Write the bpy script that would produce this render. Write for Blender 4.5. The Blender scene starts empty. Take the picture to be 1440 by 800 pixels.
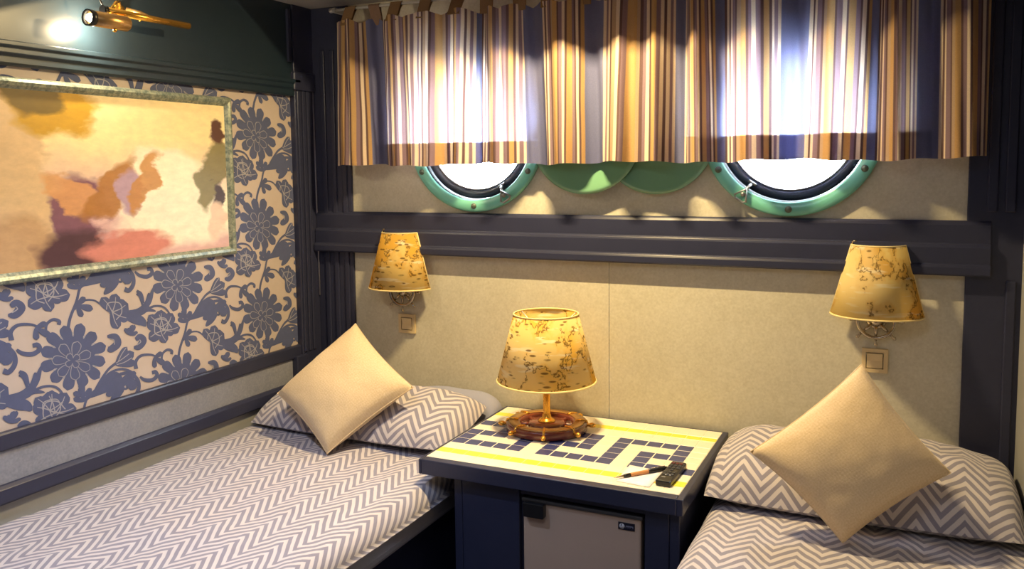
import bpy, math, random
from math import sin, cos, pi, sqrt, atan2
from mathutils import Vector, Matrix, noise as mnoise

# ------------------------------------------------------------------ camera
scene = bpy.context.scene
COL = scene.collection
cam_d = bpy.data.cameras.new('camera')
cam = bpy.data.objects.new('camera', cam_d); COL.objects.link(cam)
YAW, PITCH, ROLL = .436, .0873, -.0105
fw = Vector((-sin(YAW)*cos(PITCH), cos(YAW)*cos(PITCH), -sin(PITCH)))
rt = Vector((cos(YAW), sin(YAW), 0)); up = rt.cross(fw)
R2 = rt*cos(ROLL) + up*sin(ROLL); U2 = up*cos(ROLL) - rt*sin(ROLL)
cam.matrix_world = Matrix(((R2.x, U2.x, -fw.x, 2.2255), (R2.y, U2.y, -fw.y, -3.1091), (R2.z, U2.z, -fw.z, 1.6778), (0, 0, 0, 1)))
cam_d.sensor_width = 36; cam_d.lens = 29.92; cam_d.shift_y = -.0415; cam_d.clip_start = .02
scene.camera = cam

# ------------------------------------------------------------------ world, exposure, large lights
scene.view_settings.view_transform = 'Standard'; scene.view_settings.look = 'None'
scene.view_settings.gamma = 1; scene.view_settings.exposure = 0; scene.view_settings.use_curve_mapping = False
w = bpy.data.worlds.new('sky'); scene.world = w; w.use_nodes = True
bg = w.node_tree.nodes['Background']; bg.inputs[0].default_value = (.80, .91, 1, 1); bg.inputs[1].default_value = 52.0

def light(name, kind, loc, energy, color, target=None, **kw):
    d = bpy.data.lights.new(name, kind); d.energy = energy; d.color = color
    for k, v in kw.items(): setattr(d, k, v)
    o = bpy.data.objects.new(name, d); COL.objects.link(o); o.location = loc
    if target is not None: o.rotation_euler = (Vector(target)-Vector(loc)).to_track_quat('-Z', 'Y').to_euler()
    return o
WARM = (1, .74, .36); COOL = (.58, .72, 1)
light('slot_lamp_light', 'AREA', (1.15, -.592, 2.452), 52, WARM, (1.15, -.592, 0), shape='RECTANGLE', size=.20, size_y=.018)
light('added_cool_spot', 'SPOT', (.55, -1.75, 2.37), 82, COOL, (.55, -1.72, 0), spot_size=1.75, spot_blend=.7, shadow_soft_size=.06)  # unseen spot, added to put cool light on the left bed
light('cabin_fill_light', 'AREA', (1.5, -2.45, 2.352), 7, (.76, .84, 1), (1.5, -2.45, 0), shape='RECTANGLE', size=.7, size_y=.5)  # unseen fill, added to lift the dark tones with cool light

# ------------------------------------------------------------------ helpers
def lin(c):
    return tuple(((v/255)/12.92 if v/255 <= .04045 else ((v/255+.055)/1.055)**2.4) for v in c)

def nt(name):
    m = bpy.data.materials.new(name); m.use_nodes = True
    t = m.node_tree; b = t.nodes['Principled BSDF']
    return m, t, b
def N(t, typ, **kw):
    n = t.nodes.new(typ)
    for k, v in kw.items():
        if k in ('inp',):
            for a, q in v.items(): n.inputs[a].default_value = q
        else: setattr(n, k, v)
    return n
def mth(t, op, a, b=None, c=None):
    n = t.nodes.new('ShaderNodeMath'); n.operation = op
    for i, x in enumerate((a, b, c)):
        if x is None: continue
        if isinstance(x, (int, float)): n.inputs[i].default_value = x
        else: t.links.new(x, n.inputs[i])
    return n.outputs[0]
def mixc(t, fac, a, b):
    n = t.nodes.new('ShaderNodeMix'); n.data_type = 'RGBA'
    for i, x in ((0, fac), (6, a), (7, b)):
        if isinstance(x, (int, float)): n.inputs[i].default_value = x
        elif isinstance(x, tuple): n.inputs[i].default_value = (*x[:3], 1)
        else: t.links.new(x, n.inputs[i])
    return n.outputs[2]
def noise_tex(t, scale, detail=3, vec=None, rough=.5):
    n = t.nodes.new('ShaderNodeTexNoise'); n.inputs['Scale'].default_value = scale; n.inputs['Detail'].default_value = detail
    n.inputs['Roughness'].default_value = rough
    if vec is None:
        tc = t.nodes.new('ShaderNodeTexCoord'); vec = tc.outputs['Object']
    t.links.new(vec, n.inputs['Vector']); return n.outputs['Fac']
def bump(t, b, h, strength, dist=.002):
    n = t.nodes.new('ShaderNodeBump'); n.inputs['Strength'].default_value = strength; n.inputs['Distance'].default_value = dist
    t.links.new(h, n.inputs['Height']); t.links.new(n.outputs[0], b.inputs['Normal'])
def ramp(t, fac, lo, hi):
    n = t.nodes.new('ShaderNodeMapRange'); n.inputs[1].default_value = lo; n.inputs[2].default_value = hi
    t.links.new(fac, n.inputs[0]); return n.outputs[0]

def mat(name, rgb, rough=.5, metal=0, var=.0, vscale=8, bmp=0, bscale=200, spec=.5, coat=0):
    m, t, b = nt(name); c = lin(rgb)
    b.inputs['Roughness'].default_value = rough; b.inputs['Metallic'].default_value = metal
    b.inputs['Specular IOR Level'].default_value = spec; b.inputs['Coat Weight'].default_value = coat
    if var:
        f = noise_tex(t, vscale, 4)
        o = mixc(t, f, tuple(x*(1-var) for x in c), tuple(min(1, x*(1+var)) for x in c))
        t.links.new(o, b.inputs['Base Color'])
    else: b.inputs['Base Color'].default_value = (*c, 1)
    if bmp: bump(t, b, noise_tex(t, bscale, 3), bmp)
    return m

class MB:
    def __init__(s): s.v = []; s.f = []; s.sm = []; s.uv = {}
    def add(s, vs, fs, smooth=False):
        o = len(s.v); s.v += [tuple(x) for x in vs]
        s.f += [tuple(i+o for i in f) for f in fs]; s.sm += [smooth]*len(fs); return o
    def box(s, x0, x1, y0, y1, z0, z1):
        vs = [(x, y, z) for x in (x0, x1) for y in (y0, y1) for z in (z0, z1)]
        s.add(vs, [(0, 1, 3, 2), (4, 6, 7, 5), (0, 4, 5, 1), (2, 3, 7, 6), (0, 2, 6, 4), (1, 5, 7, 3)]); return s
    def prism(s, poly, axis, a, b, smooth=False):
        """2-D polygon extruded along axis from a to b"""
        def p(q, k):
            return {'X': (k, q[0], q[1]), 'Y': (q[0], k, q[1]), 'Z': (q[0], q[1], k)}[axis]
        n = len(poly); vs = [p(q, a) for q in poly]+[p(q, b) for q in poly]
        fs = [tuple(range(n)), tuple(range(2*n-1, n-1, -1))]
        s.add(vs, fs); o = len(s.v)-2*n
        s.f += [(o+i, o+n+i, o+n+(i+1) % n, o+(i+1) % n) for i in range(n)]; s.sm += [smooth]*n
        return s
    def lathe(s, prof, c=(0, 0, 0), axis='Z', seg=40, a0=0, a1=2*pi, closed_prof=False, sx=1, sy=1, smooth=True):
        full = abs(a1-a0-2*pi) < 1e-6; na = seg if full else seg+1; n = len(prof); vs = []
        for i in range(na):
            a = a0+(a1-a0)*i/seg
            for r, h in prof:
                x, y = r*cos(a)*sx, r*sin(a)*sy
                q = {'Z': (x, y, h), 'Y': (x, h, y), 'X': (h, x, y)}[axis]
                vs.append((c[0]+q[0], c[1]+q[1], c[2]+q[2]))
        fs = []
        for i in range(seg):
            j = (i+1) % na
            for k in range(n if closed_prof else n-1):
                l = (k+1) % n
                fs.append((i*n+k, j*n+k, j*n+l, i*n+l))
        s.add(vs, fs, smooth); return s
    def tube(s, path, r, seg=10, closed=False, cap=True):
        path = [Vector(p) for p in path]; n = len(path)
        rs = r if isinstance(r, (list, tuple)) else [r]*n
        vs = []; prev = None
        for i, p in enumerate(path):
            if closed: d = path[(i+1) % n]-path[i-1]
            else: d = path[min(i+1, n-1)]-path[max(i-1, 0)]
            d.normalize()
            if prev is None: u = d.orthogonal().normalized()
            else: u = (prev-d*prev.dot(d)).normalized()
            prev = u; v = d.cross(u)
            vs += [p+(u*cos(2*pi*k/seg)+v*sin(2*pi*k/seg))*rs[i] for k in range(seg)]
        fs = []
        for i in range(n if closed else n-1):
            j = (i+1) % n
            fs += [(i*seg+k, i*seg+(k+1) % seg, j*seg+(k+1) % seg, j*seg+k) for k in range(seg)]
        o = s.add(vs, fs, True)
        if cap and not closed:
            s.f += [tuple(o+k for k in range(seg))[::-1], tuple(o+(n-1)*seg+k for k in range(seg))]; s.sm += [False, False]
        return s
    def ball(s, c, r, seg=14, sq=(1, 1, 1)):
        prof = []
        for i in range(9):
            a = -pi/2+pi*i/8; prof.append((max(1e-5, r*cos(a)), r*sin(a)))
        o = len(s.v); s.lathe(prof, (0, 0, 0), seg=seg)
        for i in range(o, len(s.v)):
            x, y, z = s.v[i]; s.v[i] = (c[0]+x*sq[0], c[1]+y*sq[1], c[2]+z*sq[2])
        return s
    def grid(s, fn, nu, nv, smooth=True, uvfn=None):
        vs = [fn(i/nu, j/nv) for i in range(nu+1) for j in range(nv+1)]
        fs = [(i*(nv+1)+j, (i+1)*(nv+1)+j, (i+1)*(nv+1)+j+1, i*(nv+1)+j+1) for i in range(nu) for j in range(nv)]
        o = s.add(vs, fs, smooth)
        if uvfn:
            for i in range(nu+1):
                for j in range(nv+1): s.uv[o+i*(nv+1)+j] = uvfn(i/nu, j/nv)
        return o

ORG = {}
def tag(o, label=None, cat=None, group=None, kind=None):
    for k, v in (('label', label), ('category', cat), ('group', group), ('kind', kind)):
        if v: o[k] = v
    return o
def empty(name, loc, label=None, cat=None, group=None, kind=None):
    o = bpy.data.objects.new(name, None); COL.objects.link(o); o.location = loc; o.empty_display_size = .05
    ORG[o.name] = Vector(loc); return tag(o, label, cat, group, kind)
def build(name, mb, m, parent=None, label=None, cat=None, group=None, kind=None, bev=0, seg=2, sub=0, solid=0, origin=None):
    me = bpy.data.meshes.new(name)
    if parent is not None: org = ORG[parent.name]
    elif origin is not None: org = Vector(origin)
    else:
        xs = list(zip(*mb.v)); org = Vector(((min(xs[0])+max(xs[0]))/2, (min(xs[1])+max(xs[1]))/2, min(xs[2])))
    me.from_pydata([Vector(v)-org for v in mb.v], [], mb.f)
    me.polygons.foreach_set('use_smooth', mb.sm)
    me.update()
    if mb.uv:
        ul = me.uv_layers.new(name='UVMap')
        for l in me.loops: ul.data[l.index].uv = mb.uv.get(l.vertex_index, (0, 0))
    me.materials.append(m)
    o = bpy.data.objects.new(name, me); COL.objects.link(o)
    if parent is not None: o.parent = parent
    else: o.location = org
    ORG[o.name] = org
    import bmesh
    bm = bmesh.new(); bm.from_mesh(me); bmesh.ops.recalc_face_normals(bm, faces=bm.faces[:]); bm.to_mesh(me); bm.free()
    if bev:
        d = o.modifiers.new('bevel', 'BEVEL'); d.width = bev; d.segments = seg; d.limit_method = 'ANGLE'; d.angle_limit = .7
    if solid:
        d = o.modifiers.new('solid', 'SOLIDIFY'); d.thickness = solid; d.offset = 0
    if sub:
        d = o.modifiers.new('sub', 'SUBSURF'); d.levels = sub; d.render_levels = sub
    return tag(o, label, cat, group, kind)
def box(name, m, x0, x1, y0, y1, z0, z1, parent=None, bev=.003, **kw):
    return build(name, MB().box(x0, x1, y0, y1, z0, z1), m, parent, bev=bev, **kw)
rnd = random.Random(5)

# ------------------------------------------------------------------ materials
M = {}
def dark_paint():
    m, t, b = nt('dark_navy_paint'); f = noise_tex(t, 14, 4)
    o = mixc(t, f, lin((44, 47, 70)), lin((50, 53, 76))); t.links.new(o, b.inputs['Base Color'])
    b.inputs['Roughness'].default_value = .33; b.inputs['Specular IOR Level'].default_value = .45
    return m
M['dark'] = dark_paint()
def green_dark():
    m, t, b = nt('dark_green_lacquer'); f = noise_tex(t, 9, 4)
    o = mixc(t, f, lin((30, 44, 58)), lin((36, 52, 64))); t.links.new(o, b.inputs['Base Color'])
    b.inputs['Roughness'].default_value = .3; return m
M['greendark'] = green_dark()
def linen_panel(name, a, c, sc):
    m, t, b = nt(name)
    tc = N(t, 'ShaderNodeTexCoord')
    n1 = noise_tex(t, 5, 4); n2 = noise_tex(t, 120, 3); n3 = noise_tex(t, 30, 5, rough=.7)
    f = mth(t, 'ADD', mth(t, 'MULTIPLY', n1, .3), mth(t, 'ADD', mth(t, 'MULTIPLY', n2, .45), mth(t, 'MULTIPLY', n3, .35)))
    o = mixc(t, ramp(t, f, .3, .8), lin(a), lin(c)); t.links.new(o, b.inputs['Base Color'])
    b.inputs['Roughness'].default_value = .62; b.inputs['Specular IOR Level'].default_value = .3
    bump(t, b, n2, .12, .001); return m
M['panel'] = linen_panel('cream_linen_panel', (186, 180, 160), (214, 209, 192), 1)
M['strip'] = linen_panel('pale_grey_laminate', (118, 121, 134), (152, 154, 164), 1)
M['wallgrey'] = mat('plain_grey_wall', (150, 150, 148), .7, var=.08)
M['ceil'] = mat('grey_ceiling_vinyl', (150, 148, 150), .8, var=.08, vscale=20)
M['floor'] = mat('dark_blue_carpet', (46, 50, 70), .95, var=.2, vscale=60, bmp=.3)
M['wallpaper'] = mat('champagne_wallpaper', (194, 180, 172), .42, var=.05, vscale=30, spec=.5)
M['print'] = mat('slate_blue_flock_print', (82, 90, 126), .8, var=.1, vscale=40)
M['outline'] = mat('pale_print_outline', (160, 158, 168), .7)
M['ring'] = mat('porthole_green_enamel', (112, 190, 172), .28, var=.06, vscale=6, coat=.3)
M['bezel'] = mat('porthole_dark_bezel', (44, 56, 74), .3, metal=.2)
M['baffle'] = mat('glow_baffle_grey', (130, 134, 138), .7)  # mid grey, chosen to curb sky light bouncing onto the curtain
M['steel'] = mat('worn_steel', (150, 150, 150), .35, metal=.9, var=.2, vscale=50)
M['bolt'] = mat('dark_brass_bolt', (96, 104, 92), .4, metal=.5)
M['brass'] = mat('polished_brass', (236, 178, 76), .24, metal=.85)
M['oldbrass'] = mat('antique_brass', (196, 156, 100), .34, metal=.8, var=.15, vscale=60)
M['chrome'] = mat('nickel_plate', (190, 180, 165), .22, metal=1)
M['mahogany'] = mat('varnished_mahogany', (112, 52, 38), .22, var=.3, vscale=30, coat=.6)
M['white_metal'] = mat('white_rod_metal', (205, 205, 205), .35, metal=.3)
M['black'] = mat('black_plastic', (26, 26, 30), .35)
M['fridge'] = mat('beige_fridge_door', (188, 164, 148), .45, var=.04)
M['gasket'] = mat('grey_gasket', (64, 64, 70), .6)
M['badge'] = mat('badge_black', (24, 24, 40), .3)
M['badge_w'] = mat('badge_white_print', (205, 205, 215), .4)
M['badge_g'] = mat('badge_grey_print', (120, 120, 140), .4)
M['switch'] = mat('cream_switch_plastic', (214, 192, 150), .4)
M['grout'] = mat('cream_grout', (232, 224, 206), .8)
M['t_cream'] = mat('cream_glazed_tile', (238, 228, 208), .3, var=.04, vscale=20)
M['t_blue'] = mat('navy_glazed_tile', (58, 66, 116), .25, var=.2, vscale=30)
M['t_yel'] = mat('yellow_glazed_tile', (244, 222, 74), .3, var=.06, vscale=20)
M['paper'] = mat('white_note_paper', (240, 236, 238), .8)
M['penwood'] = mat('orange_pen_barrel', (206, 142, 84), .4, var=.15, vscale=80)
M['tip'] = mat('pen_tip_metal', (200, 180, 150), .3, metal=.9)
M['grey_btn'] = mat('remote_button_grey', (120, 120, 128), .5)
M['red_btn'] = mat('remote_button_dark_red', (96, 40, 48), .5)
M['ink'] = mat('remote_print_white', (215, 215, 220), .5)
M['sheet'] = mat('grey_blue_sheet', (150, 152, 172), .85, var=.06, bmp=.2, bscale=300)
M['mattress'] = mat('grey_mattress_cover', (182, 180, 186), .9, var=.06, bmp=.2, bscale=250)
def frame_mat():
    m, t, b = nt('marbled_green_silver_frame'); n1 = noise_tex(t, 60, 6, rough=.7)
    o = mixc(t, ramp(t, n1, .38, .62), lin((104, 120, 116)), lin((176, 182, 166))); t.links.new(o, b.inputs['Base Color'])
    b.inputs['Roughness'].default_value = .35; b.inputs['Metallic'].default_value = .35; bump(t, b, n1, .4, .002); return m
M['frame'] = frame_mat()
def linen(name, a, c):
    m, t, b = nt(name)
    tc = N(t, 'ShaderNodeTexCoord')
    wv = []
    for ax, s in ((0, 700), (1, 640)):
        sx = N(t, 'ShaderNodeSeparateXYZ'); t.links.new(tc.outputs['UV'], sx.inputs[0])
        nn = noise_tex(t, 60, 2, tc.outputs['UV'])
        wv.append(mth(t, 'SINE', mth(t, 'ADD', mth(t, 'MULTIPLY', sx.outputs[ax], s), mth(t, 'MULTIPLY', nn, 12))))
    h = mth(t, 'ADD', mth(t, 'MULTIPLY', wv[0], .5), mth(t, 'MULTIPLY', wv[1], .5))
    n1 = noise_tex(t, 160, 3, tc.outputs['UV'])
    o = mixc(t, ramp(t, mth(t, 'ADD', n1, mth(t, 'MULTIPLY', h, .12)), .25, .75), lin(a), lin(c)); t.links.new(o, b.inputs['Base Color'])
    b.inputs['Roughness'].default_value = .9; b.inputs['Specular IOR Level'].default_value = .15
    b.inputs['Sheen Weight'].default_value = .15
    bump(t, b, h, .10, .001); return m
M['cushion'] = linen('oatmeal_linen', (206, 182, 146), (220, 198, 164))
def chevron(name, period=.125, amp=.078, pitch=.0415):
    m, t, b = nt(name); tc = N(t, 'ShaderNodeTexCoord'); s = N(t, 'ShaderNodeSeparateXYZ'); t.links.new(tc.outputs['UV'], s.inputs[0])
    wob = noise_tex(t, 9, 2, tc.outputs['UV'])
    u = mth(t, 'ADD', s.outputs[0], mth(t, 'MULTIPLY', wob, .012))
    tri = mth(t, 'PINGPONG', u, period/2)                       # 0..period/2
    tt = mth(t, 'ADD', mth(t, 'DIVIDE', s.outputs[1], pitch), mth(t, 'MULTIPLY', tri, amp/(period/2)/pitch))
    fr = mth(t, 'FRACT', tt)
    d = mth(t, 'ABSOLUTE', mth(t, 'SUBTRACT', fr, .5))          # 0 centre .5 edge
    fac = ramp(t, d, .215, .275)
    n1 = noise_tex(t, 420, 2, tc.outputs['UV']); n2 = noise_tex(t, 7, 3, tc.outputs['UV'])
    la = mixc(t, n2, lin((196, 191, 200)), lin((203, 194, 192)))
    da = mixc(t, n1, lin((126, 123, 142)), lin((146, 142, 156)))
    o = mixc(t, fac, la, da); t.links.new(o, b.inputs['Base Color'])
    b.inputs['Roughness'].default_value = .8; b.inputs['Specular IOR Level'].default_value = .2; b.inputs['Sheen Weight'].default_value = .2
    bump(t, b, mth(t, 'ADD', fac, mth(t, 'MULTIPLY', n1, .5)), .25, .001); return m
M['chevron'] = chevron('slate_and_cream_chevron_weave')
M['chevron_steep'] = chevron('slate_and_cream_steep_chevron_weave', amp=.102)
def curtain_mat(name, tr):
    m, t, b = nt(name); t.nodes.remove(b); out = t.nodes['Material Output']
    at = N(t, 'ShaderNodeAttribute', attribute_name='Col')
    n1 = noise_tex(t, 300, 3); c = mixc(t, n1, at.outputs['Color'], at.outputs['Color'])
    hs = N(t, 'ShaderNodeHueSaturation'); t.links.new(c, hs.inputs['Color']); t.links.new(mth(t, 'ADD', mth(t, 'MULTIPLY', n1, .3), .85), hs.inputs['Value'])
    d = N(t, 'ShaderNodeBsdfDiffuse'); tl = N(t, 'ShaderNodeBsdfTranslucent'); mx = N(t, 'ShaderNodeMixShader'); mx.inputs[0].default_value = tr
    t.links.new(hs.outputs[0], d.inputs[0]); t.links.new(hs.outputs[0], tl.inputs[0])
    t.links.new(d.outputs[0], mx.inputs[1]); t.links.new(tl.outputs[0], mx.inputs[2]); t.links.new(mx.outputs[0], out.inputs[0]); return m
M['curtain'] = curtain_mat('striped_curtain_weave', .42)
M['hem'] = curtain_mat('striped_curtain_hem', .18)
def shade_mat(name, ramp_seed, base_a, base_b, dens, sea=.38):
    """antique chart print: coast lines, islands, dashes of ink on parchment"""
    m, t, b = nt(name); t.nodes.remove(b); out = t.nodes['Material Output']
    tc = N(t, 'ShaderNodeTexCoord'); mp = N(t, 'ShaderNodeMapping'); t.links.new(tc.outputs['UV'], mp.inputs[0]); mp.inputs['Location'].default_value = (ramp_seed, ramp_seed*.7, 0)
    v = mp.outputs[0]
    land = noise_tex(t, 4.2, 5, v, .6)
    coast = ramp(t, mth(t, 'ABSOLUTE', mth(t, 'SUBTRACT', land, .53)), .012, .004)
    hatch = noise_tex(t, 75, 3, v, .7)
    coast = mth(t, 'MULTIPLY', coast, ramp(t, hatch, .36, .5))
    island = mth(t, 'MULTIPLY', ramp(t, noise_tex(t, 11, 4, v, .65), .63, .66), ramp(t, hatch, .48, .54))
    # short dashes on land
    m2 = N(t, 'ShaderNodeMapping'); t.links.new(v, m2.inputs[0]); m2.inputs['Rotation'].default_value = (0, 0, -.30); m2.inputs['Scale'].default_value = (17, 66, 1)
    vo = N(t, 'ShaderNodeTexVoronoi'); t.links.new(m2.outputs[0], vo.inputs['Vector']); vo.inputs['Scale'].default_value = 1
    dash = mth(t, 'MULTIPLY', ramp(t, vo.outputs['Distance'], .30, .20), mth(t, 'MULTIPLY', ramp(t, land, sea, sea+.07), ramp(t, noise_tex(t, 14, 2, v), .36, .44)))
    ink = mth(t, 'MINIMUM', mth(t, 'MAXIMUM', mth(t, 'MAXIMUM', coast, island), dash), 1)
    base = mixc(t, ramp(t, land, .47, .55), lin(base_a), lin(base_b))
    fade = noise_tex(t, 3, 2, v)
    base = mixc(t, mth(t, 'MULTIPLY', ramp(t, fade, .5, .62), .5), base, lin((246, 228, 176)))
    m3 = N(t, 'ShaderNodeMapping'); t.links.new(v, m3.inputs[0]); m3.inputs['Rotation'].default_value = (0, 0, .33); m3.inputs['Scale'].default_value = (7, 46, 1)
    base = mixc(t, mth(t, 'MULTIPLY', ramp(t, noise_tex(t, 1, 2, m3.outputs[0]), .58, .66), .7), base, lin((250, 240, 210)))
    c = mixc(t, mth(t, 'MULTIPLY', ink, dens), base, lin((120, 88, 46)))
    d = N(t, 'ShaderNodeBsdfDiffuse'); tl = N(t, 'ShaderNodeBsdfTranslucent'); mx = N(t, 'ShaderNodeMixShader'); mx.inputs[0].default_value = .35
    t.links.new(c, d.inputs[0]); t.links.new(c, tl.inputs[0]); t.links.new(d.outputs[0], mx.inputs[1]); t.links.new(tl.outputs[0], mx.inputs[2]); t.links.new(mx.outputs[0], out.inputs[0]); return m
M['shadeT'] = shade_mat('chart_print_parchment_table', 3.1, (238, 212, 140), (240, 198, 92), .85)
M['shadeL'] = shade_mat('chart_print_parchment_left', 7.7, (232, 204, 130), (228, 180, 80), .85)
M['shadeR'] = shade_mat('chart_print_parchment_right', 12.4, (236, 212, 140), (226, 182, 92), .8, .50)
M['piping'] = mat('cream_shade_piping', (240, 218, 156), .7)
def glass_mat():
    m, t, b = nt('window_glass'); t.nodes.remove(b); out = t.nodes['Material Output']
    tr = N(t, 'ShaderNodeBsdfTransparent'); gl = N(t, 'ShaderNodeBsdfGlossy'); gl.inputs['Roughness'].default_value = .02
    mx = N(t, 'ShaderNodeMixShader'); mx.inputs[0].default_value = .05
    t.links.new(tr.outputs[0], mx.inputs[1]); t.links.new(gl.outputs[0], mx.inputs[2]); t.links.new(mx.outputs[0], out.inputs[0]); return m
M['glass'] = glass_mat()
def emit(name, col, st):
    m, t, b = nt(name); b.inputs['Emission Color'].default_value = (*col, 1); b.inputs['Emission Strength'].default_value = st; b.inputs['Base Color'].default_value = (.8, .8, .8, 1); return m
M['bulb'] = emit('lit_halogen_bulb', (1, .86, .55), 25)
M['tube'] = emit('lit_warm_tube', (1, .75, .4), 6)
M['diff'] = emit('added_cool_glow', (.85, .92, 1), 3)  # glow for the two added cool fixtures
def painting_mat():
    """generic soft abstract in the photograph's colours: warm sky, ochre foliage, rose and violet drapery"""
    m, t, b = nt('abstract_canvas'); tc = N(t, 'ShaderNodeTexCoord')
    nz = N(t, 'ShaderNodeTexNoise'); nz.inputs['Scale'].default_value = 5.5; nz.inputs['Detail'].default_value = 5; t.links.new(tc.outputs['UV'], nz.inputs['Vector'])
    vm = N(t, 'ShaderNodeVectorMath', operation='MULTIPLY_ADD'); t.links.new(nz.outputs['Color'], vm.inputs[0]); vm.inputs[1].default_value = (.22, .22, 0); t.links.new(tc.outputs['UV'], vm.inputs[2])
    v2 = N(t, 'ShaderNodeVectorMath', operation='SUBTRACT'); t.links.new(vm.outputs[0], v2.inputs[0]); v2.inputs[1].default_value = (.11, .11, 0)
    s = N(t, 'ShaderNodeSeparateXYZ'); t.links.new(v2.outputs[0], s.inputs[0]); u, v = s.outputs[0], s.outputs[1]
    c = mixc(t, ramp(t, v, .35, .75), lin((214, 176, 178)), lin((246, 226, 176)))
    def blob(c, x, y, rx, ry, col, soft=.35, k=1., rot=0):
        soft *= .6
        dx = mth(t, 'SUBTRACT', u, x); dy = mth(t, 'SUBTRACT', v, y)
        a = mth(t, 'ADD', mth(t, 'MULTIPLY', dx, cos(rot)), mth(t, 'MULTIPLY', dy, sin(rot)))
        e = mth(t, 'SUBTRACT', mth(t, 'MULTIPLY', dy, cos(rot)), mth(t, 'MULTIPLY', dx, sin(rot)))
        r = mth(t, 'ADD', mth(t, 'POWER', mth(t, 'ABSOLUTE', mth(t, 'DIVIDE', a, rx)), 2), mth(t, 'POWER', mth(t, 'ABSOLUTE', mth(t, 'DIVIDE', e, ry)), 2))
        return mixc(t, mth(t, 'MULTIPLY', ramp(t, r, 1+soft, 1-soft), k), c, lin(col))
    # u is 0 at the far left edge (mostly outside the picture), 1 at the right edge
    c = blob(c, .80, .28, .30, .24, (244, 236, 220), .5)
    c = blob(c, .72, .55, .16, .13, (248, 240, 222), .6)
    c = blob(c, .17, .45, .13, .60, (222, 192, 150), .3)
    c = blob(c, .15, .10, .14, .22, (196, 160, 120), .6)
    c = blob(c, .32, .92, .15, .16, (196, 154, 44), .4)
    c = blob(c, .25, .98, .10, .12, (112, 92, 40), .5)
    c = blob(c, .37, .30, .09, .22, (128, 84, 104), .4)
    c = blob(c, .36, .08, .12, .14, (78, 46, 58), .6)
    c = blob(c, .36, .42, .05, .16, (216, 160, 106), .4, .9, .5)
    c = blob(c, .50, .44, .07, .20, (172, 118, 48), .4, .95, -.35)
    c = blob(c, .57, .42, .06, .15, (178, 150, 176), .4)
    c = blob(c, .63, .46, .04, .20, (190, 134, 58), .4, .9, -.3)
    c = blob(c, .55, .08, .18, .09, (206, 132, 122), .5)
    c = blob(c, .92, .52, .05, .24, (126, 120, 84), .5, .95, -.2)
    c = blob(c, .955, .80, .04, .09, (92, 62, 54), .5)
    c = blob(c, .965, .38, .035, .10, (76, 64, 72), .5)
    c = blob(c, .95, .20, .05, .14, (230, 204, 190), .5)
    n2 = noise_tex(t, 22, 6, tc.outputs['UV'], .65)
    hs = N(t, 'ShaderNodeHueSaturation'); t.links.new(c, hs.inputs['Color']); t.links.new(mth(t, 'ADD', mth(t, 'MULTIPLY', n2, .5), .75), hs.inputs['Value'])
    t.links.new(hs.outputs[0], b.inputs['Base Color']); b.inputs['Roughness'].default_value = .45; bump(t, b, n2, .15, .001); return m
M['painting'] = painting_mat()

# ------------------------------------------------------------------ room shell
XL, XR, YB, ZC = -.22, 2.56, -3.9, 2.385
fl = box('floor', M['floor'], XL-.1, XR+.1, YB-.1, .3, -.05, 0, bev=0, kind='structure', label='dark blue carpet floor of the cabin')
ce = empty('ceiling', (1.2, -1.9, ZC), kind='structure', label='grey vinyl cabin ceiling with a long lamp slot near the window')
SX0, SX1, SY0, SY1 = .25, 2.05, -.78, -.50
for a in ((XL-.1, XR+.1, SY1, .3), (XL-.1, XR+.1, YB-.1, SY0), (XL-.1, SX0, SY0, SY1), (SX1, XR+.1, SY0, SY1)):
    box('ceiling_panel', M['ceil'], *a, ZC, ZC+.012, ce, bev=0)
hs = MB(); hs.box(SX0-.01, SX1+.01, SY0-.01, SY0, ZC+.012, ZC+.09); hs.box(SX0-.01, SX1+.01, SY1, SY1+.01, ZC+.012, ZC+.09)
hs.box(SX0-.01, SX0, SY0, SY1, ZC+.012, ZC+.09); hs.box(SX1, SX1+.01, SY0, SY1, ZC+.012, ZC+.09); hs.box(SX0-.01, SX1+.01, SY0-.01, SY1+.01, ZC+.09, ZC+.1)
rl = empty('recessed_ceiling_lamp', (1.15, -.64, ZC+.012), 'long warm lamp recessed in the ceiling slot above the tiled table', 'ceiling lamp')
build('housing', hs, M['dark'], rl)
build('lamp_tube', MB().tube([(1.0, -.592, ZC+.080), (1.3, -.592, ZC+.080)], .009), M['tube'], rl)
dx, dy = .55, -1.75
cl = empty('added_spot_fixture', (dx, dy, ZC), 'unseen round fixture added to throw cool light on the bed by the wallpaper', 'ceiling lamp')  # fixture made up around the added cool spot
build('bezel', MB().lathe([(.058, ZC-.001), (.058, ZC-.010), (.080, ZC-.008), (.084, ZC-.001)], (dx, dy, 0), seg=32), M['white_metal'], cl)
build('lens', MB().lathe([(.0001, ZC-.003), (.058, ZC-.003), (.058, ZC-.001)], (dx, dy, 0), seg=32), M['diff'], cl)
cl = empty('added_fill_fixture', (1.5, -2.45, ZC), 'unseen square fixture added for the cool fill of the cabin', 'ceiling lamp')  # fixture made up around the added fill light
box('frame', M['white_metal'], 1.11, 1.89, -2.74, -2.16, ZC-.022, ZC-.001, cl)
box('diffuser', M['diff'], 1.15, 1.85, -2.70, -2.20, ZC-.028, ZC-.022, cl, bev=0)

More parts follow.
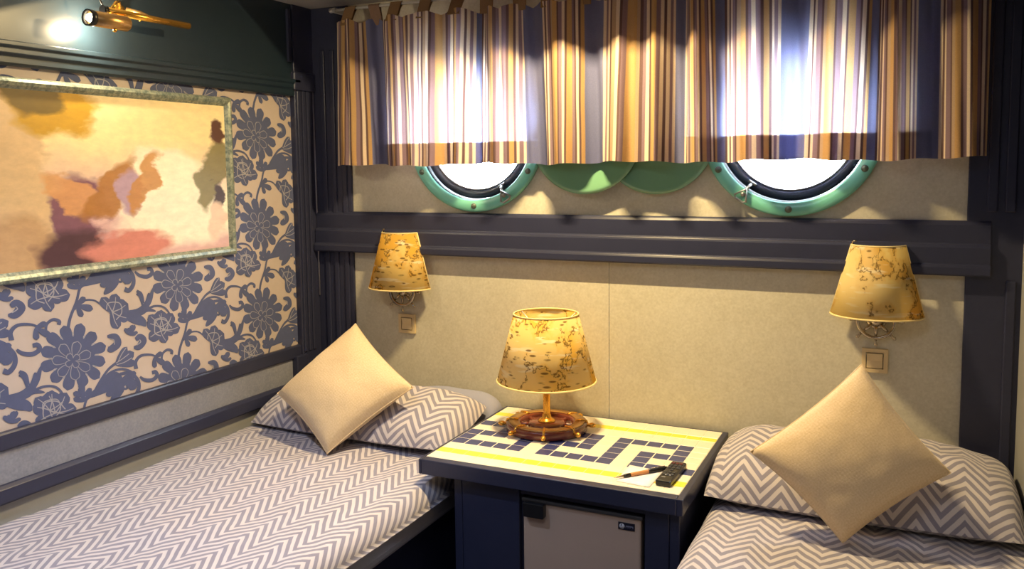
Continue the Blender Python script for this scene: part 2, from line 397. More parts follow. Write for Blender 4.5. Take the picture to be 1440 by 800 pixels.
# cornice moulding, ceiling edge on the left
wr = empty('wall_right', (XR, -1.9, 0), kind='structure', label='grey right cabin wall with dark upper boards')
box('lower_board', M['wallgrey'], XR, XR+.05, YB, 0, 0, 1.42, wr, bev=0)
box('upper_board', M['dark'], XR, XR+.05, YB, 0, 1.42, ZC, wr, bev=0)
rear = empty('wall_rear', (1.2, YB, 0), kind='structure', label='plain grey wall behind the viewer')
box('rear_board', M['wallgrey'], XL-.1, XR+.1, YB-.05, YB, 0, ZC, rear, bev=0)

# ---- left wall
wl = empty('wall_left', (XL, -1.9, 0), kind='structure', label='left cabin wall with blue floral wallpaper between dark boards')
box('wallpaper', M['wallpaper'], XL-.05, XL, YB, .02, .84, 2.06, wl, bev=0)
box('upper_board', M['greendark'], XL-.05, XL+.018, YB, .02, 2.04, ZC, wl, bev=0)
box('panel_strip', M['strip'], XL-.05, XL+.006, YB, -.10, .735, .86, wl, bev=0)
box('lower_board', M['wallgrey'], XL-.05, XL-.002, YB, .02, 0, .735, wl, bev=0)
def hmould(name, prof, parent, m, a, b, axis='Y'):
    """profile (x, z) swept along Y / (y, z) swept along X"""
    mb = MB(); n = len(prof); vs = []
    for k in (a, b):
        vs += [((p[0], k, p[1]) if axis == 'Y' else (k, p[0], p[1])) for p in prof]
    fs = [tuple(range(n)), tuple(range(2*n-1, n-1, -1))]+[(i, (i+1) % n, n+(i+1) % n, n+i) for i in range(n)]
    mb.add(vs, fs); return build(name, mb, m, parent, bev=.0022, seg=2)
t1 = empty('trim_1', (XL, -1.9, 1.99), kind='structure', label='dark green picture moulding above the floral wallpaper')
hmould('moulding', [(XL-.001, 1.995), (XL+.022, 1.995), (XL+.026, 2.003), (XL+.026, 2.022), (XL+.034, 2.030), (XL+.034, 2.046), (XL+.040, 2.052), (XL+.040, 2.066), (XL+.018, 2.070), (XL-.001, 2.070)], t1, M['greendark'], YB, -.10)
t2 = empty('trim_2', (XL, -1.9, .85), kind='structure', label='dark chair rail under the floral wallpaper')
hmould('rail', [(XL-.001, .848), (XL+.014, .848), (XL+.018, .854), (XL+.018, .898), (XL+.014, .905), (XL-.001, .905)], t2, M['dark'], YB, -.10)
t3 = empty('trim_3', (XL, -1.9, .69), kind='structure', label='dark blue rail along the wall above the left bed')
hmould('rail', [(XL-.001, .688), (XL+.020, .688), (XL+.024, .695), (XL+.024, .735), (XL+.014, .745), (XL-.001, .748)], t3, M['dark'], YB, -.10)

# ---- corner pilaster, left wall side and window wall side
cp = empty('trim_4', (-.15, -.05, 0), kind='structure', label='dark fluted corner pilaster between wallpaper and window wall')
box('pilaster_side', M['dark'], XL-.04, -.192, -.128, .03, 0, ZC, cp, bev=.004)
box('pilaster_plinth', M['dark'], XL-.04, -.186, -.175, -.10, 0, .86, cp, bev=.004)
for y0 in (-.118, -.088, -.058):
    box('flute', M['dark'], -.194, -.185, y0, y0+.018, .87, 2.02, cp, bev=.004)
box('pilaster_cap', M['dark'], XL-.04, -.180, -.14, .0, 2.02, 2.10, cp, bev=.006)
box('pilaster_front', M['dark'], -.20, -.001, 0, .05, 0, ZC, cp, bev=.004)
for x0 in (-.15, -.10, -.045):
    box('flute', M['dark'], x0, x0+.024, -.007, .002, .62, 2.2, cp, bev=.004)
build('corner_highlight_bead', MB().tube([(-.187, -.004, 1.11), (-.192, -.006, 2.05)], .004), mat('bead_highlight_grey', (150, 150, 165), .35, metal=.4), cp)  # pale tube stands in for the highlight along the pilaster corner
up_b = MB().prism([(XL+.018, 2.14), (XL+.030, 2.14), (XL+.030, 2.36), (XL+.018, 2.36)], 'Y', -.16, -.145)
build('upper_batten', up_b, M['dark'], cp)

# ---- window wall
wb = empty('wall_back', (1.2, 0, 0), kind='structure', label='window wall with cream panels, dark rails and two portholes')
PZ, PR = 1.803, .258          # porthole centre height and hole radius
PORT = (.613, 1.848)
def plate_with_holes(z0, z1, x0, x1, y, th):
    mb = MB(); seg = 48; cuts = [x0]
    half = .30
    for px in PORT:
        mb.box(cuts[-1], px-half, y, y+th, z0, z1); cuts.append(px+half)
        zb, zt = max(z0, PZ-half), PZ+half
        if zb > z0+1e-4: mb.box(px-half, px+half, y, y+th, z0, zb)
        mb.box(px-half, px+half, y, y+th, zt, z1)
        for yy in (y, y+th):
            vs = []
            for i in range(seg):
                a = 2*pi*i/seg; c, s = cos(a), sin(a); k = min(half/max(abs(c), 1e-9), (half if s > 0 else PZ-zb)/max(abs(s), 1e-9))
                vs += [(px+PR*c, yy, PZ+PR*s), (px+k*c, yy, PZ+k*s)]
            mb.add(vs, [(2*i, 2*i+1, 2*((i+1) % seg)+1, 2*((i+1) % seg)) for i in range(seg)])
            for sx in (-1, 1):       # square corners that the fan misses are covered here
                for zz in (zb, zt):
                    pass
    mb.box(cuts[-1], x1, y, y+th, z0, z1); return mb
build('upper_panel', plate_with_holes(1.45, ZC, -.02, 2.42, .012, .03), M['panel'], wb)
box('lower_panel', M['panel'], -.02, 1.1832, .012, .04, .0, 1.36, wb, bev=.0015)
box('lower_panel', M['panel'], 1.1848, 2.42, .012, .04, .0, 1.36, wb, bev=.0015)
t5 = empty('trim_5', (1.2, 0, 1.313), kind='structure', label='dark stepped rail across the wall under the portholes')
hmould('rail', [(.02, 1.313), (-.030, 1.313), (-.034, 1.319), (-.034, 1.340), (-.030, 1.348), (-.022, 1.351), (-.022, 1.404), (-.019, 1.413), (-.010, 1.417), (-.010, 1.477), (-.006, 1.485), (.0, 1.4914), (.02, 1.4914)], t5, M['dark'], -.19, 2.47, 'X')
t6 = empty('trim_6', (2.48, 0, 0), kind='structure', label='dark right pilaster beside the window wall')
box('pilaster', M['dark'], 2.40, XR+.02, 0, .05, 0, ZC, t6, bev=.004)
for x0 in (2.455, 2.505):
    box('flute', M['dark'], x0, x0+.03, -.010, .002, 1.52, ZC-.02, t6, bev=.004)
box('flute', M['dark'], 2.515, 2.545, -.008, .002, .3, 1.30, t6, bev=.004)

# ------------------------------------------------------------------ portholes
def porthole(n, cx, dog):
    o = empty('window_%d' % n, (cx, 0, PZ-.305), kind='structure', label='round ship porthole with green ring, %s' % ('nearer the wallpaper' if n == 1 else 'nearer the right pilaster'))
    c = (cx, 0, PZ)
    build('ring', MB().lathe([(.256, .014), (.256, -.010), (.262, -.016), (.298, -.016), (.305, -.009), (.305, .0115)], c, 'Y', 72, closed_prof=True), M['ring'], o)
    build('tunnel', MB().lathe([(.2555, -.006), (.252, .06), (.262, .06), (.2575, .012)], c, 'Y', 72), M['bezel'], o)
    bz = build('glazing_frame', MB().lathe([(.252, .020), (.246, .011), (.226, .009), (.215, .019), (.215, .042), (.252, .042)], c, 'Y', 72, closed_prof=True), M['bezel'], o)
    build('seal', MB().lathe([(.216, .015), (.211, .020), (.211, .036), (.216, .036)], c, 'Y', 72, closed_prof=True), M['steel'], bz)
    build('pane', MB().lathe([(.0001, .024), (.214, .024), (.214, .031), (.0001, .031)], c, 'Y', 64), M['glass'], o)
    build('glow_baffle', MB().lathe([(.216, .043), (.222, .20), (.245, .20), (.245, .043)], c, 'Y', 64, closed_prof=True), M['baffle'], o)  # tube added outside the pane to narrow the sky glow
    for k in range(6):
        a = -pi/2+k*pi/3; bx, bzz = cx+.281*cos(a), PZ+.281*sin(a)
        build('bolt', MB().lathe([(.0001, -.024), (.008, -.023), (.0115, -.019), (.0125, -.015)], (bx, 0, bzz), 'Y', 12), M['bolt'], o)
    for a in [dog, dog+2*pi/3, dog-2*pi/3]:
        d = Vector((cos(a), 0, sin(a))); s = Vector((-sin(a), 0, cos(a))); p = Vector(c)
        mb = MB()
        mb.tube([p+d*.232+Vector((0, .008, 0)), p+d*.240+Vector((0, -.012, 0)), p+d*.262+Vector((0, -.026, 0))], .006)
        q = p+Vector((0, -.028, 0))
        mb.tube([q+d*.252, q+d*.292+s*.024, q+d*.300+s*.014, q+d*.300-s*.014, q+d*.292-s*.024], .0042, closed=True)
        mb.ball(q+d*.275, .009); mb.tube([p+d*.228-s*.016+Vector((0, .006, 0)), p+d*.228+s*.016+Vector((0, .006, 0))], .0055)
        build('dog_clamp', mb, M['steel'], o)
    return o
porthole(1, PORT[0], math.radians(-59)); porthole(2, PORT[1], math.radians(-124))

# green deadlight covers hanging open between the portholes
M['cover'] = mat('deadlight_green_enamel', (112, 160, 128), .22, var=.08, vscale=5, coat=.5)
def cover(cx, y, sgn, label):
    cz, r = 1.795, .222
    o = empty('porthole_cover', (cx, y, cz-r), label, 'porthole cover', 'round green porthole covers')
    build('disc', MB().lathe([(.0001, -.008), (.19, -.008), (.205, -.012), (r, -.010), (r, .006), (.0001, .006)], (cx, y, cz), 'Y', 64), M['cover'], o)
    build('boss', MB().lathe([(.0001, -.022), (.03, -.02), (.036, -.008)], (cx, y, cz), 'Y', 24), M['cover'], o)
    hx = cx-sgn*r
    build('hinge', MB().box(min(hx-sgn*.035, hx+sgn*.03), max(hx-sgn*.035, hx+sgn*.03), y-.012, y+.01, cz-.02, cz+.02), M['steel'], o, bev=.003)
cover(1.105, -.034, 1, 'pale green round porthole cover, the one lapping in front of its neighbour')
cover(1.375, -.010, -1, 'dull green round porthole cover, partly behind its neighbour and next to right porthole')

# ------------------------------------------------------------------ curtain and rod
rod = empty('curtain_rod', (1.22, -.09, 2.33), 'thin white metal curtain rod under the ceiling', 'curtain rod')
RZ = 2.348
build('rod', MB().tube([(-.01, -.09, RZ), (2.47, -.09, RZ)], .006), M['white_metal'], rod)
for x in (0.0, 2.46):
    build('bracket', MB().box(x-.008, x+.008, -.098, -.001, RZ-.01, RZ+.01), M['white_metal'], rod, bev=.002)
    build('finial', MB().ball((x+(-.016 if x < 1 else .016), -.09, RZ), .011), M['white_metal'], rod)
ct = empty('curtain', (1.22, -.1, 1.69), 'short tab-top curtain striped ochre, cream and blue-grey over the portholes', 'curtain')
BLU, CRE, OCH, BRN, MAU, TAN = map(lin, ((120, 124, 164), (232, 214, 196), (198, 162, 116), (112, 90, 92), (146, 124, 136), (190, 164, 140)))
zones = [('S', .0, .167), ('B', .167, .252), ('S', .252, .424), ('S', .424, .655), ('B', .655, .685), ('S', .685, .88), ('B', .88, .975), ('S', .975, 1.124), ('B', 1.124, 1.196),
         ('S', 1.196, 1.462), ('B', 1.462, 1.498), ('S', 1.498, 1.613), ('B', 1.613, 1.642), ('S', 1.642, 1.823), ('B', 1.823, 1.905), ('S', 1.905, 2.098), ('B', 2.098, 2.124),
         ('S', 2.124, 2.244), ('B', 2.244, 2.309), ('S', 2.309, 2.445)]
PATS = [[(CRE, 3), (BRN, 2), (CRE, 2), (MAU, 4), (BRN, 2), (TAN, 3), (OCH, 6), (BRN, 2), (MAU, 4), (CRE, 3), (BRN, 2), (OCH, 5), (MAU, 3), (BRN, 2), (CRE, 3), (BRN, 2), (OCH, 3)],
        [(BRN, 2), (CRE, 2), (BRN, 2), (CRE, 2), (MAU, 3), (BRN, 2), (TAN, 4), (OCH, 5), (BRN, 3), (MAU, 3), (CRE, 4), (MAU, 4), (BRN, 2), (OCH, 4), (BRN, 2), (CRE, 2), (MAU, 3), (CRE, 2)],
        [(CRE, 2), (MAU, 2), (CRE, 2), (BRN, 2), (TAN, 4), (CRE, 3), (BRN, 2), (MAU, 3), (OCH, 8), (TAN, 3), (BRN, 3), (MAU, 3), (CRE, 4), (BRN, 2), (OCH, 4), (MAU, 3), (CRE, 2), (BRN, 2), (CRE, 2), (MAU, 2), (CRE, 2)]]
segs = []; k = 0
for zt_, a, b in zones:
    if zt_ == 'B': segs.append((a, b, BLU)); continue
    p = PATS[2] if b-a > .22 else PATS[k % 2]; k += 1
    tot = sum(q[1] for q in p); x = a
    for c, wd in p:
        segs.append((x, x+(b-a)*wd/tot, c)); x += (b-a)*wd/tot
def col_at(x):
    for a, b, c in segs:
        if a <= x < b: return c
    return segs[-1][2]
kn = [(0, -.10)]
for zt_, a, b in zones:
    if zt_ == 'B': kn.append(((a+b)/2, -.068))
    else:
        if b-a > .22: kn += [(a+(b-a)*.25, -.142), ((a+b)/2, -.106), (a+(b-a)*.78, -.146)]
        else: kn.append(((a+b)/2, -.146))
kn.append((2.445, -.10))
def depth(x):
    for (xa, ya), (xb, yb) in zip(kn, kn[1:]):
        if xa <= x <= xb:
            f = (x-xa)/max(1e-6, xb-xa); return ya+(yb-ya)*(1-cos(pi*f))/2
    return kn[-1][1]
tabs = [.086, .203, .311, .452, .601, .723, .862]
while tabs[-1] < 2.32: tabs.append(tabs[-1]+.130+.012*(-1)**len(tabs))
tabs.append(2.415)
def topz(x):
    i = max([0]+[j for j, q in enumerate(tabs) if q <= x])
    a = tabs[i]; b = tabs[min(i+1, len(tabs)-1)]
    if x < tabs[0] or b == a: return 2.296
    f = max(0, (abs((x-a)/(b-a)-.5)*-2+1)-.35)
    return 2.298-.016*min(1, f*1.6)
ZB = 1.692
def fab(x, v, off=0, zlo=None, zhi=None):
    zt = topz(x) if zhi is None else zhi; zb = ZB+.004*sin(x*11)+.003*sin(x*37) if zlo is None else zlo
    z = zb+(zt-zb)*v; hh = (z-ZB)/(2.29-ZB)
    amp = 1.06-.25*hh
    y = -.106+(depth(x)-(-.106))*amp+.006*sin(x*88+1.5*hh)+.003*sin(x*151+2*hh)+.0045*mnoise.noise(Vector((x*16, z*6, 1)))
    xs = x+.012*sin(x*9.3+2)*hh+.006*sin(x*31)*(hh-.3)
    return (xs, y+off, z)
NX, NZ = 1220, 18
def colored(name, mb, m, parent, xs_of):
    o = build(name, mb, m, parent); me = o.data
    ca = me.color_attributes.new('Col', 'FLOAT_COLOR', 'POINT')
    for i, v in enumerate(me.vertices): ca.data[i].color = (*xs_of[i], 1)
    return o
mb = MB(); mb.grid(lambda u, v: fab(.002+u*2.44, v), NX, NZ); cc = [col_at(.002+2.44*i/NX) for i in range(NX+1) for j in range(NZ+1)]
colored('fabric', mb, M['curtain'], ct, cc)
mb = MB(); mb.grid(lambda u, v: fab(.002+u*2.44, v, .0035, ZB+.004*sin((.002+u*2.44)*11)+.003*sin((.002+u*2.44)*37)+.0005, 1.779), NX, 3)
colored('hem', mb, M['hem'], ct, [col_at(.002+2.44*i/NX) for i in range(NX+1) for j in range(4)])
for x in tabs:
    yf = fab(x, 1)[1]; mb = MB(); prof = [(yf-.001, 2.275), (yf*.35+.65*-.099, 2.325)]
    for a in range(0, 181, 30): prof.append((-.09-.0095*cos(math.radians(a)), RZ+.0095*sin(math.radians(a))))
    prof += [(yf*.35+.65*-.081, 2.325), (yf+.006, 2.275)]
    wd = .026; inner = [(p[0]+(.0015 if i < len(prof)/2 else -.0015), p[1]-.0012) for i, p in enumerate(prof)][::-1]
    mb.prism(prof+inner, 'X', x-wd, x+wd); n = len(mb.v)
    c = lin((150, 124, 108)) if col_at(x) == BLU else lin((162, 130, 100))
    colored('tab', mb, M['hem'], ct, [tuple(q*.8 for q in (c if rnd.random() < 2 else c))]*n)

# ------------------------------------------------------------------ floral wallpaper print
def cr(pts, n=8):
    out = []; P = [Vector((p[0], p[1])) for p in pts]; P = [P[0]*2-P[1]]+P+[P[-1]*2-P[-2]]
    for i in range(1, len(P)-2):
        for k in range(n):
            t = k/n; a, b, c, d = P[i-1:i+3]
            out.append(.5*((2*b)+(c-a)*t+(2*a-5*b+4*c-d)*t*t+(3*b-a-3*c+d)*t**3))
    out.append(P[-2]); return out
shapes = []                                     # (layer, kind, polygon) in zoom units, later turned into wall metres
def stroke(pts, w0, w1=None, wm=None, layer=0, kind='b'):
    p = cr(pts); n = len(p); L = []; Rr = []
    w1 = w0 if w1 is None else w1
    for i, q in enumerate(p):
        d = (p[min(i+1, n-1)]-p[max(i-1, 0)]).normalized(); nn = Vector((-d.y, d.x)); f = i/(n-1)
        wd = w0+(w1-w0)*f if wm is None else (w0*(1-f)+w1*f)*(1-sin(pi*f))+wm*sin(pi*f)**.8
        wd *= 1.3 if kind == 'b' else 1; L.append(q+nn*wd/2); Rr.append(q-nn*wd/2)
    shapes.append((layer, kind, 'strip', L, Rr))
def poly(c, outline, layer=0, kind='b'): shapes.append((layer, kind, 'fan', Vector(c), [Vector(o) for o in outline]))
def petal(c, ang, l, wd, layer=0, kind='b', notch=.0, off=0):
    c = Vector(c); d = Vector((cos(ang), sin(ang))); s = Vector((-sin(ang), cos(ang))); o = []
    prof = lambda f: .5*(f**.6)*max(0, 1-f**5)**.5*1.12
    for i in range(13):
        f = i/12; o.append(c+d*(off+l*f*(1 if i < 12 else 1.04))+s*wd*prof(f))
    for i in range(11, 0, -1):
        f = i/12; o.append(c+d*(off+l*f)-s*wd*prof(f))
    poly(c+d*(off+l*.5), o, layer, kind)
def flower(c, R):
    r = random.Random(3)
    for i in range(12):
        a = 2*pi*i/12+.2; petal(c, a, R*(.62+.05*(i % 2)), R*.43, 0, 'b', off=R*.36)
    poly(c, [Vector(c)+Vector((cos(2*pi*i/20), sin(2*pi*i/20)))*R*.66 for i in range(20)])
    for i in range(12):
        a = 2*pi*i/12+.2+pi/12; stroke([Vector(c)+Vector((cos(a), sin(a)))*R*.62, Vector(c)+Vector((cos(a), sin(a)))*R*.70, Vector(c)+Vector((cos(a), sin(a)))*R*.76], R*.03, layer=1, kind='l')
    c2 = Vector(c)+Vector((-R*.06, R*.12))
    for i in range(7):
        a = 2*pi*i/7-.4; petal(c2, a, R*.50, R*.36, 1, 'l', off=R*.10); petal(c2, a, R*.46, R*.30, 2, 'b', off=R*.12)
    for i in range(4):
        a = pi/2*i+.9; petal(c2, a, R*.27, R*.25, 3, 'l', off=-R*.02); petal(c2, a, R*.235, R*.20, 4, 'b', off=-R*.005)
def rose(c, R, rot):
    petal(c, rot, R*1.0, R*.9, 0, 'b', off=-R*.15)
    for s in (-1, 1):
        petal(c, rot+s*.85, R*.95, R*.66, 0, 'b', off=-R*.1); petal(c, rot+s*1.75, R*.9, R*.62, 0, 'b', off=-R*.1)
    for s in (-1.7, -.85, 0, .85, 1.7):
        a = rot+s; stroke([Vector(c), Vector(c)+Vector((cos(a+.1), sin(a+.1)))*R*.4, Vector(c)+Vector((cos(a), sin(a)))*R*.72], R*.05, R*.03, layer=1, kind='l')
    stroke([Vector(c)+Vector((cos(rot-2.3), sin(rot-2.3)))*R*.3, Vector(c)+Vector((cos(rot-1.5), sin(rot-1.5)))*R*.45, Vector(c)+Vector((cos(rot-.4), sin(rot-.4)))*R*.55, Vector(c)+Vector((cos(rot+.5), sin(rot+.5)))*R*.45, Vector(c)+Vector((cos(rot+1.6), sin(rot+1.6)))*R*.4], R*.045, layer=1, kind='l')
def leaf3(c, rot, R):
    petal(c, rot, R*1.15, R*.62); petal(c, rot+.95, R*.85, R*.52); petal(c, rot-.95, R*.85, R*.52)
# motif traced in its own flat frame (x right, y down), flower at (350, 480)
flower((350, 480), 150)
stroke([(322, 350), (332, 300), (360, 225), (378, 160), (420, 118)], 11, 8)
leaf3((368, 168), -1.85, 62); stroke([(385, 150), (440, 120), (500, 95), (535, 110), (520, 150), (490, 185)], 8, 6, 46)
stroke([(350, 262), (390, 222), (440, 216), (480, 238)], 8, 6); leaf3((360, 245), .15, 66)
rose((530, 268), 104, -.5); stroke([(596, 270), (640, 272), (690, 255), (715, 210), (722, 165)], 8, 8, 26); stroke([(690, 235), (672, 185), (655, 172)], 9, 11)
stroke([(600, 275), (640, 285), (672, 300), (692, 330)], 6, 4, 34); stroke([(690, 262), (720, 250), (760, 255)], 10, 3, 14)
rose((236, 210), 116, -1.9); leaf3((628, 372), -1.2, 40)
stroke([(505, 385), (545, 388), (556, 420), (525, 446), (508, 442)], 8, 14, 30); stroke([(520, 398), (538, 404), (540, 425)], 5, 4, layer=1, kind='l')
stroke([(640, 440), (668, 436), (690, 405), (672, 388), (650, 400)], 8, 12, 30); stroke([(655, 428), (676, 412), (670, 400)], 5, 4, layer=1, kind='l')
stroke([(428, 672), (470, 600), (510, 545), (548, 515)], 8, 10)
petal((540, 525), -.55, 115, 60); petal((545, 520), -.95, 100, 40); petal((545, 525), -.1, 105, 46)
stroke([(548, 515), (580, 495), (615, 470)], 4, layer=1, kind='l'); stroke([(552, 522), (590, 512), (630, 490)], 4, layer=1, kind='l'); stroke([(560, 505), (578, 470), (600, 440)], 4, layer=1, kind='l')
stroke([(472, 604), (520, 560), (580, 545), (635, 566), (655, 605), (645, 640), (620, 645)], 8, 12); leaf3((600, 575), .8, 62)
leaf3((392, 668), -1.75, 60); stroke([(452, 640), (500, 605), (545, 585), (548, 615), (520, 655), (500, 670)], 8, 6, 46); stroke([(600, 610), (605, 640), (585, 640), (580, 625)], 7, 9)
stroke([(85, 405), (82, 370), (110, 340), (165, 336), (205, 352)], 16, 6); leaf3((180, 350), .5, 62); stroke([(225, 380), (228, 335), (255, 312), (282, 318), (280, 335)], 8, 13)
stroke([(105, 445), (130, 462), (170, 465), (198, 445), (190, 425), (170, 428)], 7, 14, 16)
stroke([(0, 428), (50, 425), (92, 460), (98, 505), (75, 540), (52, 535)], 12, 18); leaf3((20, 440), .9, 74); stroke([(0, 530), (15, 510), (8, 490), (-10, 488)], 8, 11)
stroke([(-10, 660), (60, 655), (130, 640), (180, 590), (205, 520)], 10, 6, 26); stroke([(150, 600), (140, 555), (115, 540)], 12, 11); stroke([(40, 665), (90, 675), (140, 690), (165, 715)], 6, 4, 40)
stroke([(150, 640), (210, 612), (265, 615), (298, 650), (300, 680)], 10, 6); leaf3((75, 760), -1.2, 46)
rose((240, 720), 104, -.6)
AFF = ((7.992e-4, -1.536e-4), (-.433e-4, -7.069e-4))
pb, pl = MB(), MB()
Y0, Y1, Z0, Z1 = -2.35, -.10, .86, 2.035
def wpt(q, oy, oz):
    dx, dy = q.x-350, q.y-480
    return oy+dx*AFF[0][0]+dy*AFF[1][0], oz+dx*AFF[0][1]+dy*AFF[1][1]
for i in range(-1, 6):
    for j in range(-2, 4):
        oy = -.345-.448*i; oz = 1.08+.374*j+.187*(i % 2)
        for si, sh in enumerate(shapes):
            layer, kind, form = sh[:3]; X = XL+.0006+.0006*layer+.000008*si; mbp = pb if kind == 'b' else pl
            if form == 'fan': pts = [wpt(q, oy, oz) for q in sh[4]]
            else: pts = [wpt(q, oy, oz) for q in sh[3]+sh[4]]
            ys = [p[0] for p in pts]; zs = [p[1] for p in pts]
            if max(ys) > Y1+.04 and min(ys) > Y1-.02 or min(ys) < Y0 or max(zs) < .90 or min(zs) > 2.0 or max(ys) > .0: continue
            cl_ = lambda p: (X, min(Y1, p[0]), max(Z0, min(Z1, p[1])))
            if form == 'fan':
                c = cl_(wpt(sh[3], oy, oz)); n = len(pts)
                mbp.add([c]+[cl_(p) for p in pts], [(0, 1+a, 1+(a+1) % n) for a in range(n)])
            else:
                n = len(sh[3]); mbp.add([(lambda c, k: (c[0]+.000004*(k % n), c[1], c[2]))(cl_(p), k) for k, p in enumerate(pts)], [(a, a+1, n+a+1, n+a) for a in range(n-1)])
def keep_normals(name, mbx, m):
    me = bpy.data.meshes.new(name); me.from_pydata([Vector(v)-ORG['wall_left'] for v in mbx.v], [], mbx.f); me.materials.append(m)
    o = bpy.data.objects.new(name, me); COL.objects.link(o); o.parent = wl; o['kind'] = 'stuff'; return o
keep_normals('floral_print', pb, M['print']); keep_normals('floral_outline', pl, M['outline'])

# ------------------------------------------------------------------ framed painting
FY0, FY1, FZ0, FZ1 = -1.64, -.505, 1.345, 1.962
fp = empty('framed_painting', (XL, -1.07, FZ0), 'wide painting of warm soft colours in a marbled green-grey frame', 'painting')
def bar(y0, z0, y1, z1):
    """mitred frame bar between two outer corners, profile towards the inside"""
    mb = MB(); a = Vector((0, y0, z0)); b = Vector((0, y1, z1)); d = (b-a).normalized(); c = Vector((0, (FY0+FY1)/2, (FZ0+FZ1)/2)); n = Vector((0, -d.z, d.y))
    if n.dot(c-a) < 0: n = -n
    prof = [(0, .001), (0, .016), (.005, .024), (.014, .028), (.024, .024), (.030, .016), (.034, .012), (.034, .001)]
    vs = []
    for P, s in ((a, 1), (b, -1)):
        for w_, h in prof: vs.append(P+n*w_+d*w_*s+Vector((XL+h, 0, 0)))
    k = len(prof); mb.add(vs, [(i, (i+1) % k, k+(i+1) % k, k+i) for i in range(k)], False); return mb
for a in ((FY0, FZ1, FY1, FZ1), (FY0, FZ0, FY1, FZ0), (FY0, FZ0, FY0, FZ1), (FY1, FZ0, FY1, FZ1)): build('frame_bar', bar(*a), M['frame'], fp)
mb = MB(); mb.grid(lambda u, v: (XL+.009, FY0+.030+u*(FY1-FY0-.06), FZ0+.030+v*(FZ1-FZ0-.06)), 1, 1, False, lambda u, v: (u, v))
build('canvas', mb, M['painting'], fp, solid=.006)

# ------------------------------------------------------------------ brass picture lamp
pl_ = empty('picture_lamp', (XL+.018, -1.0, 2.10), 'brass picture lamp with a lit bulb above the painting', 'wall lamp')
LX = -.10
build('arm_tube', MB().tube([(LX, -1.150, 2.188), (LX, -.808, 2.188)], .0115, 16), M['brass'], pl_)
build('end_cap', MB().tube([(LX, -1.166, 2.188), (LX, -1.149, 2.188)], .0135, 16), M['black'], pl_)
hd = build('lamp_head', MB().lathe([(.0001, -1.095), (.020, -1.096), (.024, -1.102), (.024, -1.230), (.021, -1.230), (.021, -1.11), (.0001, -1.11)], (LX+.03, 0, 2.150), 'Y', 24), M['oldbrass'], pl_)
build('head_rim', MB().lathe([(.0245, -1.226), (.0255, -1.230), (.0255, -1.246), (.022, -1.246), (.0215, -1.226)], (LX+.03, 0, 2.150), 'Y', 24, closed_prof=True), M['black'], hd)
build('clamp', MB().tube([(LX, -1.135, 2.178), (LX+.030, -1.140, 2.172)], .006), M['brass'], pl_)
build('thumb_screw', MB().ball((LX+.034, -1.150, 2.124), .007), M['brass'], pl_)
build('thumb_screw', MB().ball((LX, -1.02, 2.176), .004), M['brass'], pl_)
build('bracket', MB().tube([(LX, -1.125, 2.196), (LX-.01, -1.105, 2.222), (LX-.035, -1.07, 2.232), (LX-.07, -1.035, 2.225), (XL+.02, -1.02, 2.21)], .005), M['brass'], pl_)
build('swivel', MB().tube([(LX-.05, -1.03, 2.215), (LX-.02, -1.00, 2.205), (LX-.005, -.985, 2.195)], .0075), M['oldbrass'], pl_)
build('wall_plate', MB().lathe([(.0001, XL+.030), (.026, XL+.030), (.030, XL+.018)], (0, -1.02, 2.21), 'X', 24), M['brass'], pl_)
build('cable', MB().tube([(LX, -1.16, 2.196), (LX-.01, -1.175, 2.24), (LX-.05, -1.19, 2.31), (XL+.024, -1.20, 2.37)], .003), M['black'], pl_)
bulb_p = (LX+.03, -1.236, 2.150)
build('bulb', MB().ball(bulb_p, .013), M['bulb'], hd)
light('picture_lamp_light', 'POINT', (-.130, -1.170, 2.134), 8.5, (1, .82, .52), shadow_soft_size=.012)

# ------------------------------------------------------------------ tiled table
TX0, TX1, TY0, TY1, TZ = .747, 1.650, -.705, -.006, .70
tb = empty('tiled_table', (1.2, -.35, 0), 'dark table between the beds with a tiled Greek-key top', 'table')
mb = MB(); e = .011
mb.box(TX0, TX0+e, TY0, TY1, TZ-.052, TZ); mb.box(TX1-.020, TX1, TY0, TY1, TZ-.052, TZ); mb.box(TX0+e, TX1-.020, TY0, TY0+.036, TZ-.052, TZ-.0001); mb.box(TX0+e, TX1-.020, TY1-.012, TY1, TZ-.052, TZ-.0001)
build('top_edge', mb, M['dark'], tb, bev=.003)
box('top_board', M['dark'], TX0+.005, TX1-.01, TY0+.02, TY1-.006, TZ-.05, TZ-.010, tb, bev=0)
IX0, IX1, IY0, IY1 = TX0+e, TX1-.020, TY0+.036, TY1-.012
box('grout_bed', M['grout'], IX0, IX1, IY0, IY1, TZ-.010, TZ-.0006, tb, bev=0)
tile_meshes = {}
